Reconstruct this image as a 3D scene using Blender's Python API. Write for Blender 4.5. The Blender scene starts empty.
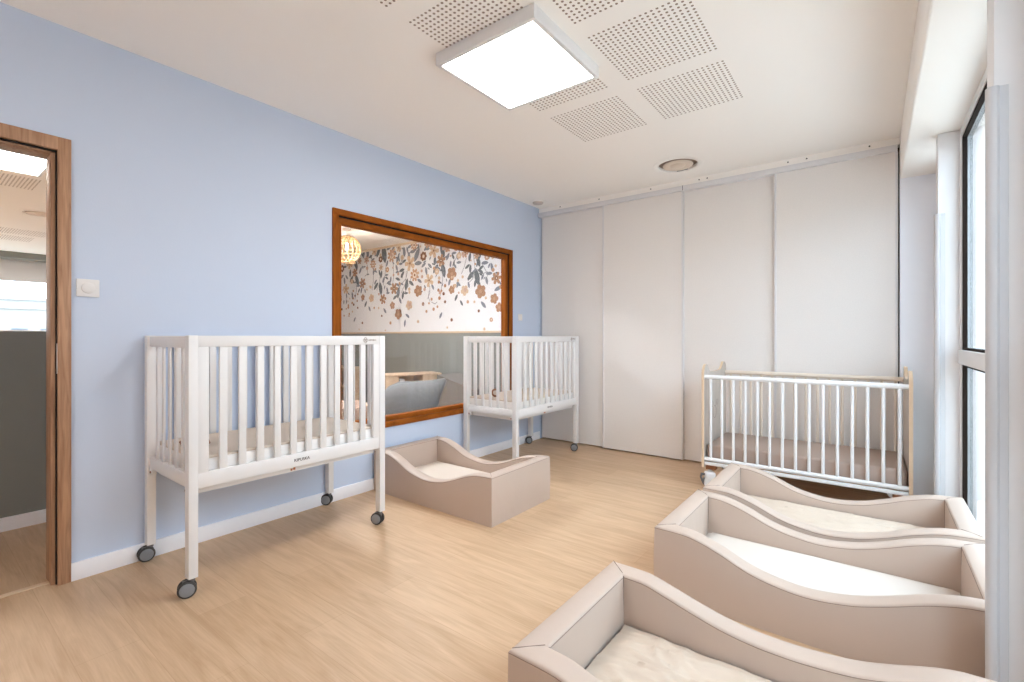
import bpy, bmesh, math, random
from mathutils import Vector, Matrix, noise
random.seed(7)
SC = bpy.context.scene
COL = SC.collection
PI = math.pi

# ------------------------------------------------------------------ camera
cam_d = bpy.data.cameras.new('camera')
cam = bpy.data.objects.new('camera', cam_d); COL.objects.link(cam)
cam_d.sensor_fit = 'HORIZONTAL'; cam_d.sensor_width = 36.0
cam_d.lens = 36.0 * 472.0 / 1024.0
cam_d.shift_y = -4.0 / 1024.0
cam_d.clip_start = 0.02; cam_d.clip_end = 300
cam.location = (3.0, 0.0, 1.15)
cam.rotation_euler = (math.radians(90), 0, math.radians(37.4))
SC.camera = cam

# ------------------------------------------------------------------ world, exposure
SC.view_settings.view_transform = 'Standard'
SC.view_settings.look = 'None'
SC.view_settings.gamma = 1.0
SC.view_settings.use_curve_mapping = False
SC.view_settings.exposure = 1.30
SC.cycles.use_denoising = True
SC.cycles.max_bounces = 10
SC.cycles.diffuse_bounces = 7
SC.cycles.transparent_max_bounces = 16
SC.cycles.sample_clamp_indirect = 6.0
SC.cycles.caustics_reflective = False
SC.cycles.caustics_refractive = False
SKY_STRENGTH = 3.8
w = bpy.data.worlds.new('world'); SC.world = w; w.use_nodes = True
bg = w.node_tree.nodes['Background']
bg.inputs[0].default_value = (0.68, 0.84, 1.0, 1)
bg.inputs[1].default_value = SKY_STRENGTH
sun_d = bpy.data.lights.new('sun', 'SUN'); sun_d.energy = 3.0; sun_d.angle = 0.03; sun_d.color = (1.0, 0.98, 0.96)
sun = bpy.data.objects.new('sun', sun_d); sun.rotation_euler = Vector((0.55, 1.0, -1.1)).to_track_quat('-Z', 'Y').to_euler(); COL.objects.link(sun)
# portals: they only guide sampling of the sky through the window openings, some of them added
def portal(loc, rot, sx, sy):
    l = bpy.data.lights.new('window_portal', 'AREA'); l.shape = 'RECTANGLE'; l.size = sx; l.size_y = sy
    l.cycles.is_portal = True
    o = bpy.data.objects.new('window_portal', l); o.location = loc; o.rotation_euler = rot; COL.objects.link(o)
portal((3.50, 2.79, 1.15), (0, math.radians(90), 0), 2.2, 1.50)
portal((3.50, 1.26, 1.15), (0, math.radians(90), 0), 2.2, 0.92)
portal((3.50, 3.88, 1.15), (0, math.radians(90), 0), 2.2, 0.45)
portal((-8.97, 0.1, 1.7), (0, math.radians(-90), 0), 1.0, 3.2)
LAMP_MAIN = 9.0
FILL_NURSERY = 33.0
LAMP_FAR = 16.0
PENDANT_W = 6.0

# ------------------------------------------------------------------ materials
def lin(c):
    return tuple(((v/255.0)/12.92 if v/255.0 <= 0.04045 else (((v/255.0)+0.055)/1.055)**2.4) for v in c) + (1.0,)
MATS = {}
def mat(name, rgb, rough=0.6, spec=0.5, metal=0.0, bump=0.0, bscale=40.0, var=0.0, vscale=3.0, stretch=None, coat=0.0):
    if name in MATS: return MATS[name]
    m = bpy.data.materials.new(name); m.use_nodes = True; nt = m.node_tree
    b = nt.nodes['Principled BSDF']
    b.inputs['Base Color'].default_value = lin(rgb); b.inputs['Roughness'].default_value = rough
    b.inputs['Metallic'].default_value = metal; b.inputs['Specular IOR Level'].default_value = spec
    b.inputs['Coat Weight'].default_value = coat
    tc = nt.nodes.new('ShaderNodeTexCoord'); mp = nt.nodes.new('ShaderNodeMapping')
    nt.links.new(tc.outputs['Object'], mp.inputs[0])
    if stretch: mp.inputs['Scale'].default_value = stretch
    if var > 0:
        n = nt.nodes.new('ShaderNodeTexNoise'); n.inputs['Scale'].default_value = vscale; n.inputs['Detail'].default_value = 4
        nt.links.new(mp.outputs[0], n.inputs['Vector'])
        r = nt.nodes.new('ShaderNodeValToRGB')
        c = lin(rgb)
        r.color_ramp.elements[0].position = 0.3; r.color_ramp.elements[1].position = 0.7
        r.color_ramp.elements[0].color = tuple(max(0, v*(1-var)) for v in c[:3]) + (1,)
        r.color_ramp.elements[1].color = tuple(min(1, v*(1+var)) for v in c[:3]) + (1,)
        nt.links.new(n.outputs['Fac'], r.inputs[0]); nt.links.new(r.outputs[0], b.inputs['Base Color'])
    if bump > 0:
        n2 = nt.nodes.new('ShaderNodeTexNoise'); n2.inputs['Scale'].default_value = bscale; n2.inputs['Detail'].default_value = 3
        nt.links.new(mp.outputs[0], n2.inputs['Vector'])
        bp = nt.nodes.new('ShaderNodeBump'); bp.inputs['Strength'].default_value = bump; bp.inputs['Distance'].default_value = 0.01
        nt.links.new(n2.outputs['Fac'], bp.inputs['Height']); nt.links.new(bp.outputs[0], b.inputs['Normal'])
    MATS[name] = m
    return m
def emis(name, rgb, strength):
    m = bpy.data.materials.new(name); m.use_nodes = True
    b = m.node_tree.nodes['Principled BSDF']
    b.inputs['Base Color'].default_value = (0.9, 0.9, 0.9, 1)
    b.inputs['Emission Color'].default_value = lin(rgb); b.inputs['Emission Strength'].default_value = strength
    return m
def wood(name, c1, c2, scale=(2, 2, 30), rough=0.5, dist=1.5, nscale=2.5):
    m = bpy.data.materials.new(name); m.use_nodes = True; nt = m.node_tree; b = nt.nodes['Principled BSDF']
    b.inputs['Roughness'].default_value = rough
    tc = nt.nodes.new('ShaderNodeTexCoord'); mp = nt.nodes.new('ShaderNodeMapping'); mp.inputs['Scale'].default_value = scale
    nt.links.new(tc.outputs['Object'], mp.inputs[0])
    n = nt.nodes.new('ShaderNodeTexNoise'); n.inputs['Scale'].default_value = nscale; n.inputs['Detail'].default_value = 6
    n.inputs['Distortion'].default_value = dist
    nt.links.new(mp.outputs[0], n.inputs['Vector'])
    r = nt.nodes.new('ShaderNodeValToRGB'); r.color_ramp.elements[0].position = 0.32; r.color_ramp.elements[1].position = 0.68
    r.color_ramp.elements[0].color = lin(c1); r.color_ramp.elements[1].color = lin(c2)
    nt.links.new(n.outputs['Fac'], r.inputs[0]); nt.links.new(r.outputs[0], b.inputs['Base Color'])
    MATS[name] = m
    return m
def floor_mat():
    m = bpy.data.materials.new('oak_plank_floor'); m.use_nodes = True; nt = m.node_tree; b = nt.nodes['Principled BSDF']
    L = nt.links.new; N = nt.nodes.new
    b.inputs['Roughness'].default_value = 0.42; b.inputs['Specular IOR Level'].default_value = 0.35
    tc = N('ShaderNodeTexCoord')
    br = N('ShaderNodeTexBrick'); br.offset = 0.37; br.inputs['Scale'].default_value = 1.0
    br.inputs['Brick Width'].default_value = 1.25; br.inputs['Row Height'].default_value = 0.19
    br.inputs['Mortar Size'].default_value = 0.0012; br.inputs['Mortar Smooth'].default_value = 0.3
    br.inputs['Color1'].default_value = (0.25, 0.25, 0.25, 1); br.inputs['Color2'].default_value = (0.75, 0.75, 0.75, 1)
    br.inputs['Mortar'].default_value = (0.0, 0.0, 0.0, 1)
    L(tc.outputs['Object'], br.inputs['Vector'])
    mp = N('ShaderNodeMapping'); mp.inputs['Scale'].default_value = (1.0, 9.0, 1.0); L(tc.outputs['Object'], mp.inputs[0])
    n = N('ShaderNodeTexNoise'); n.inputs['Scale'].default_value = 2.2; n.inputs['Detail'].default_value = 7; n.inputs['Distortion'].default_value = 1.2
    L(mp.outputs[0], n.inputs['Vector'])
    mp2 = N('ShaderNodeMapping'); mp2.inputs['Scale'].default_value = (2.0, 60.0, 1.0); L(tc.outputs['Object'], mp2.inputs[0])
    n2 = N('ShaderNodeTexNoise'); n2.inputs['Scale'].default_value = 3; n2.inputs['Detail'].default_value = 5; n2.inputs['Distortion'].default_value = 0.6
    L(mp2.outputs[0], n2.inputs['Vector'])
    a = N('ShaderNodeMath'); a.operation = 'MULTIPLY'; a.inputs[1].default_value = 0.20; L(br.outputs['Color'], a.inputs[0])
    a2 = N('ShaderNodeMath'); a2.operation = 'MULTIPLY_ADD'; a2.inputs[1].default_value = 0.62; L(n.outputs['Fac'], a2.inputs[0]); L(a.outputs[0], a2.inputs[2])
    a3 = N('ShaderNodeMath'); a3.operation = 'MULTIPLY_ADD'; a3.inputs[1].default_value = 0.28; L(n2.outputs['Fac'], a3.inputs[0]); L(a2.outputs[0], a3.inputs[2])
    r = N('ShaderNodeValToRGB'); r.color_ramp.elements[0].position = 0.38; r.color_ramp.elements[1].position = 0.78
    r.color_ramp.elements[0].color = lin(FLOOR_A); r.color_ramp.elements[1].color = lin(FLOOR_B)
    L(a3.outputs[0], r.inputs[0])
    mx = N('ShaderNodeMix'); mx.data_type = 'RGBA'; mx.inputs['B'].default_value = lin((165, 130, 98))
    fm = N('ShaderNodeMath'); fm.operation = 'MULTIPLY'; fm.inputs[1].default_value = 0.22; L(br.outputs['Fac'], fm.inputs[0])
    L(fm.outputs[0], mx.inputs['Factor']); L(r.outputs[0], mx.inputs['A']); L(mx.outputs['Result'], b.inputs['Base Color'])
    bp = N('ShaderNodeBump'); bp.inputs['Strength'].default_value = 0.06; bp.inputs['Distance'].default_value = 0.005
    L(n2.outputs['Fac'], bp.inputs['Height']); L(bp.outputs[0], b.inputs['Normal'])
    return m
def perforated_mat(name, base, hole, pitch, rad, sx=1.0):
    m = bpy.data.materials.new(name); m.use_nodes = True; nt = m.node_tree; b = nt.nodes['Principled BSDF']
    L = nt.links.new; N = nt.nodes.new
    b.inputs['Roughness'].default_value = 0.8
    tc = N('ShaderNodeTexCoord'); sv = N('ShaderNodeSeparateXYZ'); L(tc.outputs['Object'], sv.inputs[0])
    outs = []
    for k, ax in enumerate('XY'):
        d = N('ShaderNodeMath'); d.operation = 'DIVIDE'; d.inputs[1].default_value = pitch; L(sv.outputs[ax], d.inputs[0])
        f = N('ShaderNodeMath'); f.operation = 'FRACT'; L(d.outputs[0], f.inputs[0])
        s_ = N('ShaderNodeMath'); s_.operation = 'SUBTRACT'; s_.inputs[1].default_value = 0.5; L(f.outputs[0], s_.inputs[0])
        p = N('ShaderNodeMath'); p.operation = 'POWER'; p.inputs[1].default_value = 2
        ab = N('ShaderNodeMath'); ab.operation = 'ABSOLUTE'; L(s_.outputs[0], ab.inputs[0]); L(ab.outputs[0], p.inputs[0])
        outs.append(p)
    ad = N('ShaderNodeMath'); ad.operation = 'ADD'; L(outs[0].outputs[0], ad.inputs[0]); L(outs[1].outputs[0], ad.inputs[1])
    lt = N('ShaderNodeMath'); lt.operation = 'LESS_THAN'; lt.inputs[1].default_value = (rad/pitch)**2; L(ad.outputs[0], lt.inputs[0])
    mx = N('ShaderNodeMix'); mx.data_type = 'RGBA'; mx.inputs['A'].default_value = lin(base); mx.inputs['B'].default_value = lin(hole)
    L(lt.outputs[0], mx.inputs['Factor']); L(mx.outputs['Result'], b.inputs['Base Color'])
    return m
def glass_mat(name, tint=(255, 255, 255), refl=1.0):
    m = bpy.data.materials.new(name); m.use_nodes = True; nt = m.node_tree; nt.nodes.clear()
    L = nt.links.new; N = nt.nodes.new
    o = N('ShaderNodeOutputMaterial'); t = N('ShaderNodeBsdfTransparent'); g = N('ShaderNodeBsdfGlossy'); mx = N('ShaderNodeMixShader')
    t.inputs[0].default_value = lin(tint); g.inputs['Roughness'].default_value = 0.0; g.inputs[0].default_value = (refl, refl, refl, 1)
    ge = N('ShaderNodeNewGeometry'); dt = N('ShaderNodeVectorMath'); dt.operation = 'DOT_PRODUCT'
    L(ge.outputs['Incoming'], dt.inputs[0]); L(ge.outputs['Normal'], dt.inputs[1])
    ab = N('ShaderNodeMath'); ab.operation = 'ABSOLUTE'; L(dt.outputs['Value'], ab.inputs[0])
    om = N('ShaderNodeMath'); om.operation = 'SUBTRACT'; om.inputs[0].default_value = 1.0; L(ab.outputs[0], om.inputs[1])
    pw = N('ShaderNodeMath'); pw.operation = 'POWER'; pw.inputs[1].default_value = 5.0; L(om.outputs[0], pw.inputs[0])
    fm = N('ShaderNodeMath'); fm.operation = 'MULTIPLY_ADD'; fm.inputs[1].default_value = 0.957; fm.inputs[2].default_value = 0.043; L(pw.outputs[0], fm.inputs[0])
    L(fm.outputs[0], mx.inputs[0]); L(t.outputs[0], mx.inputs[1]); L(g.outputs[0], mx.inputs[2]); L(mx.outputs[0], o.inputs[0])
    return m
FLOOR_A = (184, 152, 119); FLOOR_B = (214, 184, 152)
M_BLUE = mat('pale_blue_paint', (201, 214, 235), 0.75, 0.3, bump=0.03, bscale=120)
M_CEIL = mat('ceiling_paint', (250, 246, 241), 0.85, 0.2)
M_WHITEWALL = mat('white_wall_paint', (228, 226, 226), 0.75, 0.3)
M_BASE = mat('baseboard_paint', (246, 247, 252), 0.5)
M_FLOOR = floor_mat()
M_DOORP = mat('linen_door_panel', (232, 227, 223), 0.6, 0.3, bump=0.08, bscale=300, var=0.02, vscale=120)
M_ALU = mat('pale_aluminium', (224, 222, 223), 0.45, 0.4)
M_DARK = mat('dark_void', (28, 26, 25), 0.8)
M_WHITE = mat('white_lacquer', (228, 227, 227), 0.38, 0.5)
M_OAK = wood('oak_door_frame', (152, 112, 84), (188, 148, 116), (9, 9, 0.6), 0.5, 1.2, 6)
M_TEAK = wood('orange_brown_frame', (128, 68, 14), (158, 88, 26), (14, 1.6, 1.6), 0.7, 1.0, 4)
M_TEAKV = wood('orange_brown_frame_upright', (128, 68, 14), (158, 88, 26), (14, 14, 1.2), 0.7, 1.0, 4)
for _m in (M_TEAK, M_TEAKV): _m.node_tree.nodes['Principled BSDF'].inputs['Specular IOR Level'].default_value = 0.15
M_FOAM = mat('taupe_faux_leather', (193, 174, 160), 0.42, 0.35, bump=0.25, bscale=7)
M_SEAM = mat('dark_seam', (132, 114, 104), 0.7)
M_SHEETW = mat('white_sheet', (212, 202, 192), 0.9, 0.1, bump=0.1, bscale=12)
M_SHEETB = mat('beige_sheet', (204, 187, 170), 0.95, 0.1, bump=0.35, bscale=14)
M_MATT = mat('cream_mattress_cover', (216, 203, 190), 0.9, 0.1, bump=0.15, bscale=25)
M_MATW = mat('white_mattress_side', (238, 236, 234), 0.85, 0.1)
M_TAUPE = mat('taupe_mattress', (178, 158, 146), 0.9, 0.1, bump=0.1, bscale=60)
M_RUB = mat('dark_rubber', (52, 48, 46), 0.6)
M_HUB = mat('grey_hub', (128, 130, 134), 0.45)
M_PLA = mat('grey_plastic', (105, 103, 104), 0.5)
M_TEXT = mat('dark_lettering', (60, 55, 55), 0.6)
M_LOGO = mat('brown_lettering', (150, 130, 118), 0.6)
M_ORANGE = mat('orange_tag', (196, 128, 88), 0.6)
M_BROWN = mat('brown_strap', (140, 92, 62), 0.6)
M_BARB = mat('cream_bar', (226, 212, 196), 0.45)
M_GREYWOOD = wood('greyish_wood_panel', (190, 178, 166), (206, 194, 184), (10, 10, 0.8), 0.55, 1.0, 5)
M_EDGE = mat('light_beech_edge', (216, 190, 160), 0.5)
M_GREY = mat('grey_green_paint', (140, 141, 136), 0.7, 0.3)
M_MURAL = mat('mural_paper', (236, 235, 236), 0.85, 0.1)
M_BLACKF = mat('dark_window_gasket', (40, 32, 28), 0.85, 0.1)
M_PVC = mat('translucent_corner_guard', (196, 194, 195), 0.35, 0.4)
M_GLASS = glass_mat('interior_glass', (248, 250, 250))
M_GLASSW = glass_mat('window_glass', (250, 252, 252))
M_PANEL = perforated_mat('perforated_plaster', (250, 246, 241), (140, 120, 106), 0.0258, 0.0063)
M_BIRCH = wood('light_birch', (196, 168, 140), (214, 188, 160), (3, 3, 3), 0.55, 0.8, 5)
M_CUSH = mat('grey_cushion_fabric', (140, 138, 138), 0.9, 0.1, bump=0.3, bscale=25)
M_RATTAN = mat('rattan', (196, 160, 116), 0.6)
M_LAMPON = emis('lit_diffuser', (254, 250, 247), LAMP_MAIN)
M_LAMPFAR = emis('lit_diffuser_far', (255, 248, 238), LAMP_FAR)
M_BULB = emis('lit_bulb', (255, 232, 200), 20.0)

# ------------------------------------------------------------------ mesh helpers
class MB:
    def __init__(s): s.bm = bmesh.new(); s.mi = 0
    def _set(s, faces):
        for f in faces: f.material_index = s.mi
    def box(s, x0, y0, z0, x1, y1, z1, bev=0.0, seg=2, rz=0.0, pivot=None):
        r = bmesh.ops.create_cube(s.bm, size=1.0); vs = r['verts']
        for v in vs:
            v.co = Vector(((x0+x1)/2 + v.co.x*(x1-x0), (y0+y1)/2 + v.co.y*(y1-y0), (z0+z1)/2 + v.co.z*(z1-z0)))
        fs = {f for v in vs for f in v.link_faces}
        if bev > 0:
            es = list({e for v in vs for e in v.link_edges})
            rr = bmesh.ops.bevel(s.bm, geom=es, offset=bev, segments=seg, profile=0.5, affect='EDGES')
            allv = set(rr['verts']) | {v for v in vs if v.is_valid}
            fs = {f for v in allv for f in v.link_faces}; vs = list(allv)
        if rz:
            pv = Vector(pivot) if pivot else Vector(((x0+x1)/2, (y0+y1)/2, 0))
            bmesh.ops.rotate(s.bm, verts=list({v for f in fs for v in f.verts}), cent=pv, matrix=Matrix.Rotation(rz, 3, 'Z'))
        s._set(fs); return s
    def tube(s, pts, r, n=10, caps=True, closed=False):
        pts = [Vector(p) for p in pts]; rings = []
        m = len(pts)
        rr = r if isinstance(r, (list, tuple)) else [r]*m
        up = None
        for i, p in enumerate(pts):
            if closed: t = (pts[(i+1) % m] - pts[i-1]).normalized()
            else: t = (pts[min(i+1, m-1)] - pts[max(i-1, 0)]).normalized()
            if up is None:
                up = Vector((0, 0, 1)) if abs(t.z) < 0.9 else Vector((1, 0, 0))
            a = t.cross(up).normalized(); bb = a.cross(t).normalized(); up = bb
            rings.append([s.bm.verts.new(p + (a*math.cos(2*PI*k/n) + bb*math.sin(2*PI*k/n))*rr[i]) for k in range(n)])
        fs = []
        last = m if closed else m-1
        for i in range(last):
            A = rings[i]; B = rings[(i+1) % m]
            for k in range(n):
                fs.append(s.bm.faces.new((A[k], A[(k+1) % n], B[(k+1) % n], B[k])))
        if caps and not closed:
            fs.append(s.bm.faces.new(rings[0][::-1])); fs.append(s.bm.faces.new(rings[-1]))
        s._set(fs); return s
    def lathe(s, prof, c=(0, 0, 0), n=32, axis='Z'):
        rings = []
        for (r, z) in prof:
            ring = []
            for k in range(n):
                a = 2*PI*k/n; x = r*math.cos(a); y = r*math.sin(a)
                if axis == 'Z': p = (c[0]+x, c[1]+y, c[2]+z)
                elif axis == 'X': p = (c[0]+z, c[1]+x, c[2]+y)
                else: p = (c[0]+x, c[1]+z, c[2]+y)
                ring.append(s.bm.verts.new(p))
            rings.append(ring)
        fs = []
        for i in range(len(prof)-1):
            A, B = rings[i], rings[i+1]
            for k in range(n): fs.append(s.bm.faces.new((A[k], A[(k+1) % n], B[(k+1) % n], B[k])))
        fs.append(s.bm.faces.new(rings[0][::-1])); fs.append(s.bm.faces.new(rings[-1]))
        s._set(fs); return s
    def prism(s, pts, d):
        """polygon pts extruded by vector d"""
        a = [s.bm.verts.new(p) for p in pts]; b = [s.bm.verts.new(Vector(p)+Vector(d)) for p in pts]
        fs = [s.bm.faces.new(a[::-1]), s.bm.faces.new(b)]
        n = len(a)
        for k in range(n): fs.append(s.bm.faces.new((a[k], a[(k+1) % n], b[(k+1) % n], b[k])))
        s._set(fs); return s
    def loft(s, rings, closed_ring=True, caps=True):
        R = [[s.bm.verts.new(p) for p in r] for r in rings]; fs = []; n = len(R[0])
        for i in range(len(R)-1):
            for k in range(n if closed_ring else n-1):
                fs.append(s.bm.faces.new((R[i][k], R[i][(k+1) % n], R[i+1][(k+1) % n], R[i+1][k])))
        if caps and closed_ring:
            fs.append(s.bm.faces.new(R[0][::-1])); fs.append(s.bm.faces.new(R[-1]))
        s._set(fs); return s
    def build(s, name, mats, parent=None, smooth=True, ang=35, loc=None):
        bmesh.ops.recalc_face_normals(s.bm, faces=s.bm.faces)
        me = bpy.data.meshes.new(name); s.bm.to_mesh(me); s.bm.free()
        if not isinstance(mats, (list, tuple)): mats = [mats]
        for m in mats: me.materials.append(m)
        if smooth:
            for p in me.polygons: p.use_smooth = True
            me.set_sharp_from_angle(angle=math.radians(ang))
        o = bpy.data.objects.new(name, me); COL.objects.link(o)
        if parent: o.parent = parent
        if loc: o.location = loc
        return o
def thing(name, label, cat, loc=(0, 0, 0), rz=0, group=None):
    o = bpy.data.objects.new(name, None); COL.objects.link(o); o.empty_display_size = 0.1
    o.location = loc; o.rotation_euler = (0, 0, rz); return tag(o, label, cat, group)
def tag(o, label, cat, group=None):
    o['label'] = label; o['category'] = cat
    if group: o['group'] = group
    return o
def struct(o): o['kind'] = 'structure'; return o
def boxo(name, b, m, parent=None, bev=0.0):
    return MB().box(*b, bev=bev).build(name, m, parent)
def sbox(name, b, m, bev=0.0): return struct(boxo(name, b, m, None, bev))
def text_mesh(name, body, size, m, parent, loc, rot, depth=0.0006):
    cu = bpy.data.curves.new(name, 'FONT'); cu.body = body; cu.size = size; cu.extrude = depth; cu.align_x = 'CENTER'; cu.align_y = 'CENTER'
    tmp = bpy.data.objects.new(name, cu); COL.objects.link(tmp)
    dg = bpy.context.evaluated_depsgraph_get(); me = bpy.data.meshes.new_from_object(tmp.evaluated_get(dg))
    bpy.data.objects.remove(tmp); me.materials.clear(); me.materials.append(m)
    o = bpy.data.objects.new(name, me); COL.objects.link(o); o.parent = parent; o.location = loc; o.rotation_euler = rot
    return o
def copy_tree(o, parent=None):
    c = o.copy(); COL.objects.link(c)
    if parent: c.parent = parent
    for ch in list(o.children): copy_tree(ch, c)
    return c

# ------------------------------------------------------------------ room shell
H = 2.6; YL = 4.43; XR = 3.375; YB = -1.6
sbox('floor', (-9.0, YB-0.1, -0.06, 3.50, 5.0, 0.0), M_FLOOR)
ceil = sbox('ceiling', (-9.0, YB-0.1, H, 3.50, 5.0, H+0.08), M_CEIL)
for i, (px, py) in enumerate([(x, y) for x in (1.295, 1.895) for y in (0.83, 1.43, 2.03, 2.63)]):
    p = MB().box(0, 0, 0, 19*0.0258, 19*0.0258, 0.0003).build('perforated_panel', M_PANEL, ceil, smooth=False, loc=(px, py, H-0.0003))
# further perforated fields over the next room, seen through the doorway
for px, py in ((-3.60, 0.24), (-6.60, 0.76), (-7.25, 0.66)):
    MB().box(0, 0, 0, 0.49, 0.6, 0.001).build('perforated_panel', M_PANEL, ceil, smooth=False, loc=(px, py, H-0.001))
# left wall with the doorway and the inner window cut out
DY0, DY1, DZ = -0.46, 0.500, 2.075       # doorway incl. frame
WY0, WY1, WZ0, WZ1 = 1.855, 3.92, 0.450, 2.055
T = 0.12
mb = MB()
mb.box(-T, YB, 0, 0, DY0, H); mb.box(-T, DY0, DZ, 0, DY1, H); mb.box(-T, DY1, 0, 0, WY0, H)
mb.box(-T, WY0, 0, 0, WY1, WZ0); mb.box(-T, WY0, WZ1, 0, WY1, H); mb.box(-T, WY1, 0, 0, 4.60, H)
struct(mb.build('wall_left', M_BLUE, smooth=False))
sbox('baseboard_left', (0.0, DY1+0.002, 0, 0.012, YL, 0.085), M_BASE, 0.002)
# oak door frame
dfm = MB()
dfm.box(-T-0.01, DY1-0.042, 0, 0.012, DY1+0.004, DZ, 0.002); dfm.box(-T-0.01, DY0-0.004, 0, 0.012, DY0+0.042, DZ, 0.002)
dfm.box(-T-0.01, DY0+0.0421, DZ-0.06, 0.0118, DY1-0.0421, DZ, 0.001)
df = struct(dfm.build('door_1', M_OAK))
st = MB(); st.box(-T-0.008, DY1-0.062, 0, -0.02, DY1-0.040, DZ-0.05, 0.002); st.box(-T-0.008, DY0+0.040, 0, -0.02, DY0+0.062, DZ-0.05, 0.002)
st.box(-T-0.008, DY0+0.05, DZ-0.075, -0.02, DY1-0.05, DZ-0.055, 0.002); st.build('door_stop', M_OAK, df)
gk = MB(); gk.box(-0.0205, DY1-0.0465, 0.002, -0.006, DY1-0.0425, DZ-0.0665); gk.box(-0.0205, DY0+0.04, DZ-0.0665, -0.006, DY1-0.04, DZ-0.0595); gk.build('door_groove_shade', M_DARK, df)  # dark strips paint the shade in the frame's rebate groove
boxo('strike_plate', (-0.015, DY1-0.0445, 0.98, 0.002, DY1-0.041, 1.12), M_ALU, df)
sbox('trim_threshold', (-0.075, DY0+0.04, 0, -0.045, DY1-0.04, 0.006), M_EDGE, 0.002)

# inner window in the left wall
wf = MB()
a, bz = 0.044, 0.044
wf.box(-0.015, WY0, WZ1-a, 0.016, WY1, WZ1, 0.003); wf.box(-0.015, WY0, WZ0, 0.016, WY1, WZ0+a, 0.003)
w1 = struct(wf.build('window_1', M_TEAK))
wv = MB(); wv.box(-0.015, WY0, WZ0+a-0.001, 0.0155, WY0+a, WZ1-a+0.001, 0.003); wv.box(-0.015, WY1-a, WZ0+a-0.001, 0.0155, WY1, WZ1-a+0.001, 0.003)
wv.build('window_upright', M_TEAKV, w1)
g = MB(); g.box(-0.02, WY0+a, WZ1-a-0.010, -0.005, WY1-a, WZ1-a); g.box(-0.02, WY1-a-0.010, WZ0+a, -0.005, WY1-a, WZ1-a)
g.box(-0.02, WY0+a, WZ0+a, -0.005, WY0+a+0.010, WZ1-a)
g.build('window_groove', M_DARK, w1)
k = 0.008
inn = MB(); c0 = 0.045
inn.box(-0.075, WY0+a, WZ1-a-k-c0, -0.012, WY1-a, WZ1-a-k, 0.002); inn.box(-0.075, WY0+a, WZ0+a, -0.012, WY1-a, WZ0+a+0.035, 0.002)
inn.build('window_inner_frame', M_TEAK, w1)
inn = MB(); inn.box(-0.075, WY0+a+k, WZ0+a, -0.0125, WY0+a+k+0.03, WZ1-a-k-0.02, 0.002); inn.box(-0.075, WY1-a-k-0.035, WZ0+a, -0.0125, WY1-a-k, WZ1-a-k-0.02, 0.002)
inn.build('window_inner_upright', M_TEAKV, w1)
boxo('window_pane', (-0.050, WY0+a+0.02, WZ0+a+0.02, -0.046, WY1-a-0.02, WZ1-a-0.02), M_GLASS, w1)

# closet wall: four sliding doors on a ceiling track
sbox('wall_back', (-T, 4.56, 0, 3.9, 4.64, H), M_WHITEWALL)
dk = MB(); dk.box(0.0, 4.545, 0, 3.155, 4.559, H); struct(dk.build('wall_back_shade', M_DARK))  # dark sheet paints the shade of the closet interior behind the doors
sbox('trim_fascia', (0.0, 4.425, 2.548, 3.155, 4.50, H), M_CEIL)
tr = sbox('trim_track', (0.0, 4.405, 2.500, 3.143, 4.50, 2.545), M_ALU, 0.002)
sc_ = MB()
for xx in (0.28, 0.75, 1.30, 1.75, 1.82, 2.45, 2.58, 2.98): sc_.tube([(xx, 4.424, 2.575), (xx, 4.4262, 2.575)], 0.006, 8)
sc_.build('screw', M_DARK, tr)
boxo('track_joint', (1.606, 4.4045, 2.500, 1.610, 4.4055, 2.545), M_DARK, tr)
for n, (x0, x1, y0) in enumerate([(0.012, 0.80, 4.462), (0.785, 1.606, 4.430), (1.59, 2.37, 4.462), (2.350, 3.146, 4.430)]):
    d = MB().box(x0+0.012, y0+0.004, 0.012, x1-0.012, y0+0.02, 2.502).build('door_%d' % (n+2), M_DOORP, smooth=False); struct(d)
    s_ = MB(); s_.box(x0, y0, 0.010, x0+0.016, y0+0.026, 2.502, 0.002); s_.box(x1-0.016, y0, 0.010, x1, y0+0.026, 2.502, 0.002)
    s_.build('door_stile', M_ALU, d)

# right side: dropped beam, back return, pilasters, glazing
bm_ = struct(MB().box(3.155, YB, 2.29, 3.50, 4.56, H, 0.012, 3).build('ceiling_beam', M_CEIL))
sbox('wall_back_return', (3.155, 4.40, 0, 3.9, 4.56, 2.29), mat('cool_white_paint', (240, 243, 250), 0.75, 0.3))
sbox('wall_right_pier', (3.29, 3.56, 0, 3.47, 3.64, 2.29), M_WHITEWALL, 0.004)
sbox('wall_right_near_pier', (3.277, 1.93, 0, 3.47, 2.03, 2.29), M_WHITEWALL, 0.004)
sbox('wall_right_rear', (XR, YB, 0, 3.47, 0.80, 2.29), M_WHITEWALL)
sbox('wall_front', (-9.0, YB-0.1, 0, 3.9, YB, H), M_WHITEWALL)
def corner_guard(x, y, r, z1, label):
    m = MB()
    # L-shaped guard with a bulbous nose on the corner
    pts = [(x+0.030, y-0.0005), (x+0.030, y-0.005), (x+0.012, y-0.008)]
    for k in range(9):
        a = math.radians(-80 - 110*k/8)
        pts.append((x + 0.002 + r*math.cos(a), y + 0.002 + r*math.sin(a)))
    pts += [(x-0.008, y+0.014), (x-0.005, y+0.032), (x-0.0005, y+0.032), (x-0.0005, y-0.0005)]
    m.prism([(p[0], p[1], 0.0) for p in pts], (0, 0, z1))
    o = m.build('corner_guard', M_PVC)
    return tag(o, label, 'corner guard')
corner_guard(3.29, 3.56, 0.019, 1.84, 'pale plastic guard on the far wall pier beside the wheeled cot')
corner_guard(3.277, 1.93, 0.019, 1.87, 'pale plastic guard on the near wall pier, before the white-sheeted foam bed')
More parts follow.
